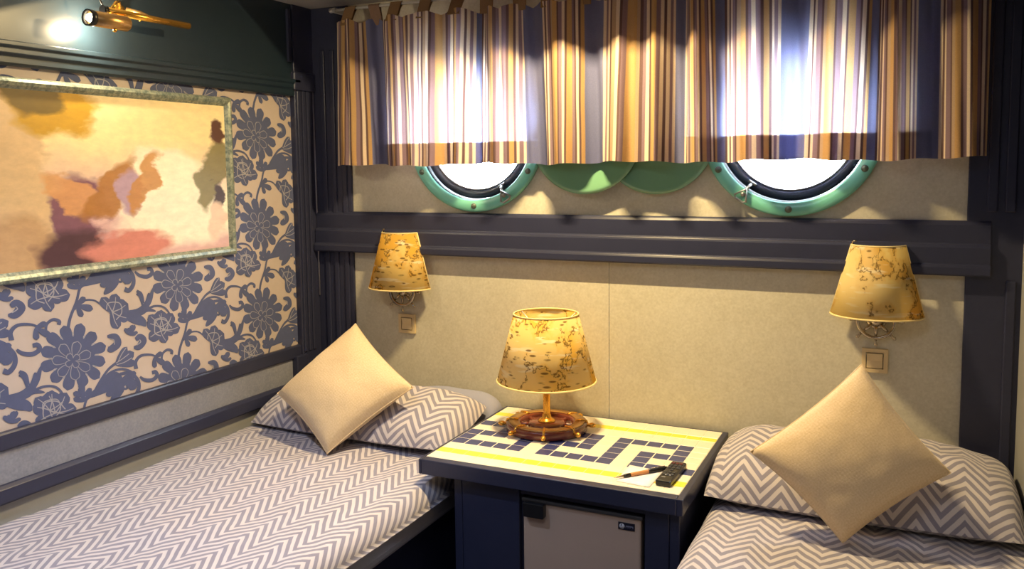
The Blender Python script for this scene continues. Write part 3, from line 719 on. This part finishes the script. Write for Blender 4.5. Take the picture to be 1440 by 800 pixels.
def tile(x0, x1, y0, y1, m):
    g = .0018 if m == 't_blue' else .0006; key = (round(x1-x0, 4), round(y1-y0, 4), m)
    if key not in tile_meshes:
        hx, hy = (x1-x0)/2-g, (y1-y0)/2-g; c = .0012; z0, z1 = -.0025, .0004
        vs = [(-hx, -hy, z0), (hx, -hy, z0), (hx, hy, z0), (-hx, hy, z0), (-hx, -hy, z1-c), (hx, -hy, z1-c), (hx, hy, z1-c), (-hx, hy, z1-c), (-hx+c, -hy+c, z1), (hx-c, -hy+c, z1), (hx-c, hy-c, z1), (-hx+c, hy-c, z1)]
        fs = [(3, 2, 1, 0), (8, 9, 10, 11)]+[(i, (i+1) % 4, 4+(i+1) % 4, 4+i) for i in range(4)]+[(4+i, 4+(i+1) % 4, 8+(i+1) % 4, 8+i) for i in range(4)]
        me = bpy.data.meshes.new('tile'); me.from_pydata(vs, [], fs); me.materials.append(M[m]); tile_meshes[key] = me
    o = bpy.data.objects.new('tile', tile_meshes[key]); COL.objects.link(o); o.parent = tb
    o.location = Vector(((x0+x1)/2, (y0+y1)/2, TZ))-Vector(tb.location)
px_ = .05450; gx0 = .785-px_/2; rows = [-.2185, -.2752, -.3319, -.3886, -.4453, -.502]
KEY = {0: '0234', 1: '024', 2: '0124', 3: '4', 4: '01234', 5: '0', 6: '0234', 7: '024', 8: '0124', 9: '4', 10: '01234', 11: '0', 12: '0234', 13: '024', 14: '0124', 15: '4'}
for k in range(16):
    xa, xb = gx0+k*px_, gx0+(k+1)*px_
    if k == 15: xb = IX1
    for r_ in range(5):
        tile(xa, xb, rows[r_+1], rows[r_], 't_blue' if str(r_) in KEY[k] else 't_cream')
    for (ya, yb, m) in ((rows[0], -.142, 't_cream'), (-.100, IY1, 't_cream'), (-.562, rows[5], 't_cream'), (IY0, -.606, 't_cream'), (-.142, -.100, 't_yel'), (-.606, -.562, 't_yel')):
        tile(xa if k else IX0, xb, ya, yb, m)
box('cabinet_side', M['dark'], 1.600, 1.632, -.665, -.012, .0, TZ-.05, tb)
box('cabinet_side', M['dark'], .862, .892, -.665, -.012, .0, TZ-.05, tb)
box('cabinet_door', M['dark'], .894, 1.104, -.668, -.645, .05, TZ-.056, tb)
box('front_stile', M['dark'], 1.524, 1.600, -.668, -.63, .0, TZ-.052, tb)
box('divider', M['dark'], 1.090, 1.108, -.645, -.012, .0, TZ-.05, tb)
box('front_rail', M['dark'], 1.106, 1.524, -.662, -.63, .618, TZ-.052, tb)
box('plinth', M['dark'], .892, 1.600, -.60, -.58, .0, .048, tb)

# ------------------------------------------------------------------ mini fridge
fr = empty('mini_fridge', (1.316, -.38, .0), 'beige mini fridge under the tiled table', 'fridge')
box('body', M['gasket'], 1.114, 1.518, -.618, -.06, .052, .606, fr, bev=.006)
box('foot_rail', M['black'], 1.13, 1.50, -.60, -.08, .0, .052, fr)
dr = box('door', M['fridge'], 1.117, 1.512, -.666, -.626, .07, .600, fr, bev=.006)
box('gasket', M['gasket'], 1.119, 1.510, -.627, -.617, .075, .597, dr, bev=0)
box('top_trim', M['gasket'], 1.114, 1.518, -.672, -.640, .600, .612, dr)
build('handle', MB().prism([(1.128, .556), (1.196, .556), (1.198, .562), (1.198, .604), (1.126, .604), (1.126, .562)], 'Y', -.690, -.664), M['black'], dr, bev=.003)
bd = box('badge', M['badge'], 1.440, 1.493, -.669, -.665, .5615, .5845, dr, bev=.0008)
build('badge_emblem', MB().lathe([(.0001, -.6698), (.0085, -.6698), (.0085, -.668)], (1.4525, 0, .573), 'Y', 24), M['badge_w'], bd)
build('badge_lettering', MB().box(1.4645, 1.4885, -.6697, -.668, .5735, .5765).box(1.4645, 1.4665, -.6697, -.668, .5695, .5735).box(1.471, 1.473, -.6697, -.668, .5695, .5735).box(1.4775, 1.4795, -.6697, -.668, .5695, .5735).box(1.4865, 1.4885, -.6697, -.668, .5695, .5735), M['badge_g'], bd)
build('badge_mark', MB().prism([(1.4500, .5800), (1.4530, .5810), (1.4520, .5745), (1.4490, .5730)], 'Y', -.6701, -.6690), M['badge'], bd)

# ------------------------------------------------------------------ ship's-wheel table lamp
def uv_lathe(mb, prof, c, seg, a0, a1, sx=1, sy=1):
    o = len(mb.v); n = len(prof); mb.lathe(prof, c, 'Z', seg, a0, a1, sx=sx, sy=sy)
    na = (len(mb.v)-o)//n; L = 0; hs = [0]
    for p, q in zip(prof, prof[1:]): L += sqrt((p[0]-q[0])**2+(p[1]-q[1])**2); hs.append(L)
    for i in range(na):
        for k in range(n): mb.uv[o+i*n+k] = ((a0+(a1-a0)*i/seg)*prof[0][0], hs[k])
lc = (1.022, -.235, 0)
tl = empty('table_lamp', (lc[0], lc[1], TZ+.001), "brass ship's wheel table lamp with a yellow nautical chart shade", 'table lamp')
build('base_ring', MB().lathe([(.098, TZ+.006), (.098, TZ+.030), (.104, TZ+.034), (.146, TZ+.034), (.152, TZ+.030), (.152, TZ+.006), (.146, TZ+.0015), (.104, TZ+.0015)], lc, seg=64, closed_prof=True), M['mahogany'], tl)
build('brass_ring', MB().lathe([(.108, TZ+.034), (.108, TZ+.037), (.142, TZ+.037), (.142, TZ+.034)], lc, seg=64, closed_prof=True), M['oldbrass'], tl)
build('hub', MB().lathe([(.0001, TZ+.0015), (.066, TZ+.0015), (.070, TZ+.008), (.070, TZ+.026), (.064, TZ+.032), (.0001, TZ+.032)], lc, seg=40), M['mahogany'], tl)
build('hub_plate', MB().lathe([(.030, TZ+.031), (.034, TZ+.036), (.026, TZ+.040), (.017, TZ+.048), (.0155, TZ+.062)], lc, seg=32), M['brass'], tl)
for k in range(8):
    a = 2*pi*k/8+.32; d = Vector((cos(a), sin(a), 0)); p = Vector((lc[0], lc[1], TZ+.020))
    sp = build('spoke', MB().tube([p+d*.068, p+d*.076, p+d*.084, p+d*.092, p+d*.100], [.006, .009, .006, .009, .006], 10), M['mahogany'], tl)
    build('handle', MB().tube([p+d*.150, p+d*.156, p+d*.162, p+d*.170, p+d*.178, p+d*.183], [.0065, .005, .0085, .0095, .0075, .002], 10), M['brass'], tl)
    build('strap', MB().tube([p+d*.106+Vector((0, 0, .016)), p+d*.128+Vector((0, 0, .019)), p+d*.148+Vector((0, 0, .015)), p+d*.155+Vector((0, 0, -.004))], .005, 8), M['brass'], tl)
build('stem', MB().lathe([(.015, TZ+.055), (.0135, TZ+.062), (.0135, .885), (.018, .888), (.018, .90), (.012, .905), (.012, .97), (.0001, .972)], lc, seg=24), M['brass'], tl)
mb = MB(); uv_lathe(mb, [(.184, .887), (.120, 1.139)], lc, 72, 0, 2*pi)
# seam-free chart: the print wraps round the shade
sh = build('shade', mb, M['shadeT'], tl, solid=.0015)
def ringtube(c, r, z, tr, seg=64, a0=0, a1=2*pi, sx=1, sy=1):
    full = abs(a1-a0-2*pi) < 1e-6; n = seg if full else seg+1
    return MB().tube([(c[0]+r*cos(a0+(a1-a0)*i/seg)*sx, c[1]+r*sin(a0+(a1-a0)*i/seg)*sy, z) for i in range(n)], tr, 8, closed=full)
build('lower_piping', ringtube(lc, .184, .888, .0035), M['piping'], sh); build('upper_piping', ringtube(lc, .120, 1.138, .003), M['piping'], sh)
mb = MB()
for k in range(3):
    a = 2*pi*k/3+.75; mb.tube([(lc[0]+.121*cos(a), lc[1]+.121*sin(a), 1.136), (lc[0]+.09*cos(a), lc[1]+.09*sin(a), 1.112), (lc[0]+.012*cos(a), lc[1]+.012*sin(a), .985)], .0022)
build('shade_carrier', mb, M['white_metal'], sh)
build('bulb', MB().lathe([(.012, .97), (.014, .985), (.028, 1.02), (.030, 1.045), (.020, 1.068), (.0001, 1.075)], lc, seg=20), mat('frosted_bulb', (230, 226, 214), .3), tl)

light('table_lamp_light', 'POINT', (lc[0], lc[1], 1.045), 1.2, (1, .72, .34), shadow_soft_size=.03)
# ------------------------------------------------------------------ paper, pen, remote
zt_ = TZ+.0008
mb = MB(); c0 = [(1.421, -.486), (1.540, -.502), (1.533, -.652), (1.424, -.640)]
mb.grid(lambda u, v: (c0[0][0]*(1-u)*(1-v)+c0[1][0]*u*(1-v)+c0[2][0]*u*v+c0[3][0]*(1-u)*v, c0[0][1]*(1-u)*(1-v)+c0[1][1]*u*(1-v)+c0[2][1]*u*v+c0[3][1]*(1-u)*v, zt_+.0009+.0006*u*v), 6, 6)
build('note_paper', mb, M['paper'], solid=.0008, label='small white sheet of note paper lying on the table tiles', cat='paper')
pa, pb_ = Vector((1.414, -.634, zt_+.0075)), Vector((1.547, -.482, zt_+.0085)); d = pb_-pa
pn = empty('pen', (1.48, -.56, zt_), 'slim pen with an orange barrel lying across the note paper', 'pen')
P_ = lambda f: pa+d*f
build('barrel', MB().tube([P_(.30), P_(.32), P_(.62), P_(.64)], [.0050, .0060, .0064, .0056], 12), M['penwood'], pn)
build('grip', MB().tube([P_(.18), P_(.22), P_(.30)], [.0040, .0056, .0056], 12), M['black'], pn)
build('tip', MB().tube([P_(0), P_(.06), P_(.18)], [.0008, .0022, .0036], 10), M['tip'], pn)
build('cap', MB().tube([P_(.63), P_(.66), P_(.97), P_(1)], [.0060, .0066, .0060, .0030], 12), M['black'], pn)
build('clip', MB().tube([P_(.68)+Vector((0, 0, .008)), P_(.94)+Vector((0, 0, .008))], .0013), M['chrome'], pn)
rm = empty('remote_control', (1.572, -.53, zt_), 'small black remote control on the tiled table corner', 'remote')
rc = Vector((1.572, -.530, zt_+.0002)); ax = Vector((.03, 1, 0)).normalized(); sd = Vector((ax.y, -ax.x, 0))
def obx(name, m, a0, a1, s0, s1, z0, z1, parent, bev=.002):
    mb = MB(); vs = [rc+ax*a+sd*s+Vector((0, 0, z)) for a in (a0, a1) for s in (s0, s1) for z in (z0, z1)]
    mb.add(vs, [(0, 1, 3, 2), (4, 6, 7, 5), (0, 4, 5, 1), (2, 3, 7, 6), (0, 2, 6, 4), (1, 5, 7, 3)]); return build(name, mb, m, parent, bev=bev)
body = obx('body', M['black'], -.098, .090, -.0245, .0245, 0, .019, rm, .005)
for r_ in range(6):
    for c in range(3):
        if r_ in (3,) and c != 1: continue
        a = .066-r_*.021; s = -.013+c*.013
        obx('button', M['red_btn'] if r_ == 0 else M['gasket'], a-.006, a+.006, s-.0045, s+.0045, .0185, .0212, body, .001)
obx('mark', M['ink'], -.045, -.040, -.012, .010, .0188, .0194, body, 0); obx('mark', M['ink'], -.066, -.063, -.014, -.002, .0188, .0194, body, 0)

# ------------------------------------------------------------------ wall lamps and switches
def sconce(cx, shade_m, label, z0=1.170, z1=1.408):
    o = empty('wall_lamp', (cx, .012, 1.09), label, 'wall lamp', 'chart-shade wall lamps')
    yo = -.020; a0, a1 = pi*1.02, pi*1.98
    mb = MB(); uv_lathe(mb, [(.146, z0), (.083, z1)], (cx, yo, 0), 40, a0, a1, 1, .88)
    s = build('shade', mb, shade_m, o, solid=.0015)
    build('lower_piping', ringtube((cx, yo), .146, z0+.001, .003, 40, a0, a1, 1, .88), M['piping'], s); build('upper_piping', ringtube((cx, yo), .083, z1-.001, .0026, 40, a0, a1, 1, .88), M['piping'], s)
    for a in (a0, a1):
        build('side_piping', MB().tube([(cx+.146*cos(a), yo+.146*.88*sin(a), z0), (cx+.083*cos(a), yo+.083*.88*sin(a), z1)], .0028), M['piping'], s)
    build('shade_clip', MB().tube([(cx-.078, yo-.012, z1), (cx-.080, yo-.018, z1+.010), (cx-.066, yo-.022, z1+.014)], .003), M['chrome'], s)
    zc = 1.150; c = (cx, -.018, zc)
    build('wheel_ring', MB().lathe([(.054, .004), (.054, -.006), (.064, -.006), (.064, .004)], c, 'Y', 40, closed_prof=True), M['chrome'], o)
    build('hub', MB().lathe([(.0001, -.012), (.014, -.010), (.020, .004), (.020, .029)], c, 'Y', 24), M['chrome'], o)
    build('back_plate', MB().lathe([(.0001, .018), (.030, .018), (.034, .0295)], c, 'Y', 32), M['chrome'], o)
    for k in range(8):
        a = 2*pi*k/8+pi/8 if False else 2*pi*k/8-pi/2; d = Vector((cos(a), 0, sin(a))); p = Vector(c)
        build('spoke', MB().tube([p+d*.016, p+d*.033, p+d*.052], [.004, .006, .004]), M['chrome'], o)
        build('handle', MB().tube([p+d*.065, p+d*.072, p+d*.082, p+d*.088], [.0045, .0035, .0065, .002]), M['chrome'], o)
    build('arm', MB().tube([(cx, -.028, zc), (cx, -.055, zc+.004), (cx, -.070, zc+.03), (cx, -.070, zc+.07)], .006), M['chrome'], o)
    build('bulb', MB().lathe([(.009, zc+.07), (.010, zc+.09), (.018, zc+.12), (.016, zc+.145), (.0001, zc+.165)], (cx, -.070, 0), seg=16), mat('candle_bulb', (230, 226, 214), .3), o)
sconce(.262, M['shadeL'], 'chart-shade wall lamp on the cream panel beside the corner pilaster by the wallpaper')
sconce(2.139, M['shadeR'], 'chart-shade wall lamp on the cream panel above the right bed')
def switch(cx, label):
    o = empty('light_switch', (cx, .012, .967), label, 'switch', 'cream wall switches'); cz = 1.008; h = .041
    fr_ = MB(); 
    for a in ((cx-h, cx+h, cz-h, cz-h+.013), (cx-h, cx+h, cz+h-.013, cz+h), (cx-h, cx-h+.013, cz-h+.013, cz+h-.013), (cx+h-.013, cx+h, cz-h+.013, cz+h-.013)):
        fr_.box(a[0], a[1], .001, .0118, a[2], a[3])
    build('plate_frame', fr_, M['switch'], o)
    rk = MB(); g = h-.0160; rk.prism([(.0118, cz-g), (.0, cz-g), (.003, cz), (-.002, cz+g), (.0118, cz+g)], 'X', cx-g, cx+g); build('rocker', rk, M['switch'], o, bev=.001)
switch(.268, 'cream wall switch under the lamp near the wallpaper'); switch(2.137, 'cream wall switch above the tip of the right cushion')

# ------------------------------------------------------------------ beds
def spread(name, x0, x1, y0, y1, zt, sides, label, seed, lift=0):
    """bedspread: flat top with rounded drops at the given sides"""
    r = .062; pts = []                                       # cross-section (x, z) with arc length
    if 'L' in sides:
        for i in range(6): pts.append((x0-.006*(5-i)/5, zt-.090+(.028)*i/5))
        for i in range(1, 9): a = pi/2*i/8; pts.append((x0+r*(1-cos(a)), zt-r+r*sin(a)))
    else:
        pts += [(x0+.004, zt-.05), (x0, zt-.02), (x0+.012, zt)]
    xa = pts[-1][0]; xb = x1-r if 'R' in sides else x1-.012
    nseg = 70
    for i in range(1, nseg+1): pts.append((xa+(xb-xa)*i/nseg, zt))
    if 'R' in sides:
        for i in range(1, 9): a = pi/2*i/8; pts.append((x1-r+r*sin(a), zt-r+r*cos(a)))
        for i in range(1, 6): pts.append((x1+.004*i/5, zt-r-.006*i/5))
    else: pts += [(x1, zt-.02), (x1-.004, zt-.05)]
    arc = [0]
    for p, q in zip(pts, pts[1:]): arc.append(arc[-1]+sqrt((p[0]-q[0])**2+(p[1]-q[1])**2))
    n = len(pts)-1; ny = 150
    def fn(u, v):
        i = round(u*n); x, z = pts[i]; y = y0+(y1-y0)*v
        k = min(1, max(0, (z-(zt-.12))/.12))
        cx = (x-(x0+x1)/2)/((x1-x0)/2)
        z += k*(.012*(1-cx*cx)+lift*max(0, -cx*.7+.3)+.009*mnoise.noise(Vector((x*4.2, y*3.6, seed)))+.005*mnoise.noise(Vector((x*13, y*9, seed+4)))+.0025*mnoise.noise(Vector((x*34, y*28, seed+9))))
        if k < .5: x += .008*mnoise.noise(Vector((z*9, y*7, seed)))*(1-k*2); z += (1-k*2)*.008*sin(y*5+seed)
        return (x, y, z)
    mb = MB(); mb.grid(fn, n, ny, True, lambda u, v: (arc[round(u*n)], (y1-y0)*v))
    return build(name, mb, M['chevron_steep' if lift else 'chevron'], label=label, cat='bedspread', solid=.006, group='chevron bedspreads')
def bed(x0, x1, y0, y1, label, sheet_side):
    o = empty('bed', ((x0+x1)/2, (y0+y1)/2, 0), label, 'bed', 'cabin beds')
    box('base', M['dark'], x0+.01, x1-.01 if sheet_side != 'R' else x1-.06, y0, y1, 0, .425, o, bev=.01)
    box('mattress', M['mattress'], x0+.004, x1-.012, y0+.005, y1-.005, .43, .585, o, bev=.045, seg=4)
BZ = .605
bed(-.205, .775, -2.35, -.014, 'single bed along the floral wallpaper wall', 'R')
bed(1.690, 2.545, -2.35, -.014, 'single bed against the right wall, right of the tiled table', 'L')
spread('bedspread', -.200, .792, -.016, -2.36, BZ, 'R', 'grey and cream chevron bedspread on the bed by the wallpaper', 1, .028)
spread('bedspread', 1.672, 2.552, -.016, -2.36, BZ, 'L', 'grey and cream chevron bedspread on the bed by the right wall', 12)

def pillow(x0, x1, y0, y1, zc, H, tilt, label, seed, m='chevron', asp=.3):
    mb = MB(); nu, nv = 56, 30; cx, cy, hx, hy = (x0+x1)/2, (y0+y1)/2, (x1-x0)/2, (y1-y0)/2
    def f(u, v, s):
        a, b = u*2-1, v*2-1
        h = H*(max(0, 1-abs(a)**4.5)*max(0, 1-abs(b)**2.4))**.5
        x = cx+a*hx*(1-.05*(1-a*a)*0-.035*(b*b)*abs(a)); y = cy+b*hy*(1-.06*a*a)
        z = zc+tilt*b+(h if s > 0 else -h*asp)
        if s > 0: z += h*(.12*mnoise.noise(Vector((x*6, y*7, seed)))+.05*mnoise.noise(Vector((x*17, y*15, seed))))
        return (x, y, z)
    for s in (1, -1):
        arcs = [0]
        for k in range(nv):
            p, q = Vector(f(.5, k/nv, s)), Vector(f(.5, (k+1)/nv, s)); arcs.append(arcs[-1]+(p-q).length)
        mb.grid(lambda u, v, s=s: f(u, v, s), nu, nv, True, lambda u, v: (u*hx*2, arcs[round(v*nv)]))
    return build('pillow', mb, M[m], label=label, cat='pillow', group='chevron pillows')
pillow(-.195, .735, -.50, -.12, .690, .104, .035, 'chevron pillow behind the cushion on the bed by the wallpaper', 3)
pillow(1.655, 2.555, -.53, -.02, .668, .130, .02, 'chevron pillow behind the cushion on the right bed', 8)
pillow(.30, .745, -.130, -.016, .672, .090, .02, 'plain blue-grey pillow end showing between the chevron pillow and the wall', 5, 'sheet')

def cushion(T, R_, B, L, th, label, seed):
    T, R_, B, L = map(Vector, (T, R_, B, L)); c = (T+R_+B+L)/4
    nrm = (R_-L).cross(T-B).normalized()
    if nrm.y > 0: nrm = -nrm
    mb = MB(); n = 36
    def f(u, v, s):
        a, b = u*2-1, v*2-1
        # edges bow inwards, corners stay sharp
        aa = a*(1-.065*(1-b*b)*abs(a)**1.5); bb = b*(1-.065*(1-a*a)*abs(b)**1.5)
        uu, vv = (aa+1)/2, (bb+1)/2
        p = B*(1-uu)*(1-vv)+R_*uu*(1-vv)+T*uu*vv+L*(1-uu)*vv
        h = th*(max(0, 1-a*a)*max(0, 1-b*b))**.42
        edge = 1-max(abs(a), abs(b))
        wr = .008*mnoise.noise(Vector((a*1.6, b*1.6, seed)))+.0015*mnoise.noise(Vector((a*5, b*5, seed+2)))
        wr += .006*mnoise.noise(Vector((a*14, b*14, seed+5)))*max(0, 1-edge*4)
        return tuple(p+nrm*(s*h+(wr*min(1, edge*6) if s > 0 else 0)))
    for s in (1, -1):
        mb.grid(lambda u, v, s=s: f(u, v, s), n, n, True, lambda u, v: (u*.4, v*.4))
    o = build('cushion', mb, M['cushion'], label=label, cat='cushion', group='oatmeal cushions')
    pts = []
    for i in range(4*n):
        k, q = divmod(i, n); q /= n
        u, v = ((q, 0), (1, q), (1-q, 1), (0, 1-q))[k]; pts.append(f(u, v, 1))
    build('seam', MB().tube(pts, .0022, 6, closed=True), M['cushion'], o)
    return o
cushion((.210, -.292, 1.055), (.554, -.416, .856), (.320, -.643, .640), (.010, -.541, .808), .084, 'oatmeal linen cushion standing on its corner on the bed by the wallpaper', 2)
cushion((2.116, -.470, 1.096), (2.352, -.553, .833), (2.088, -.680, .640), (1.828, -.627, .845), .086, 'oatmeal linen cushion standing on its corner on the right bed', 7)
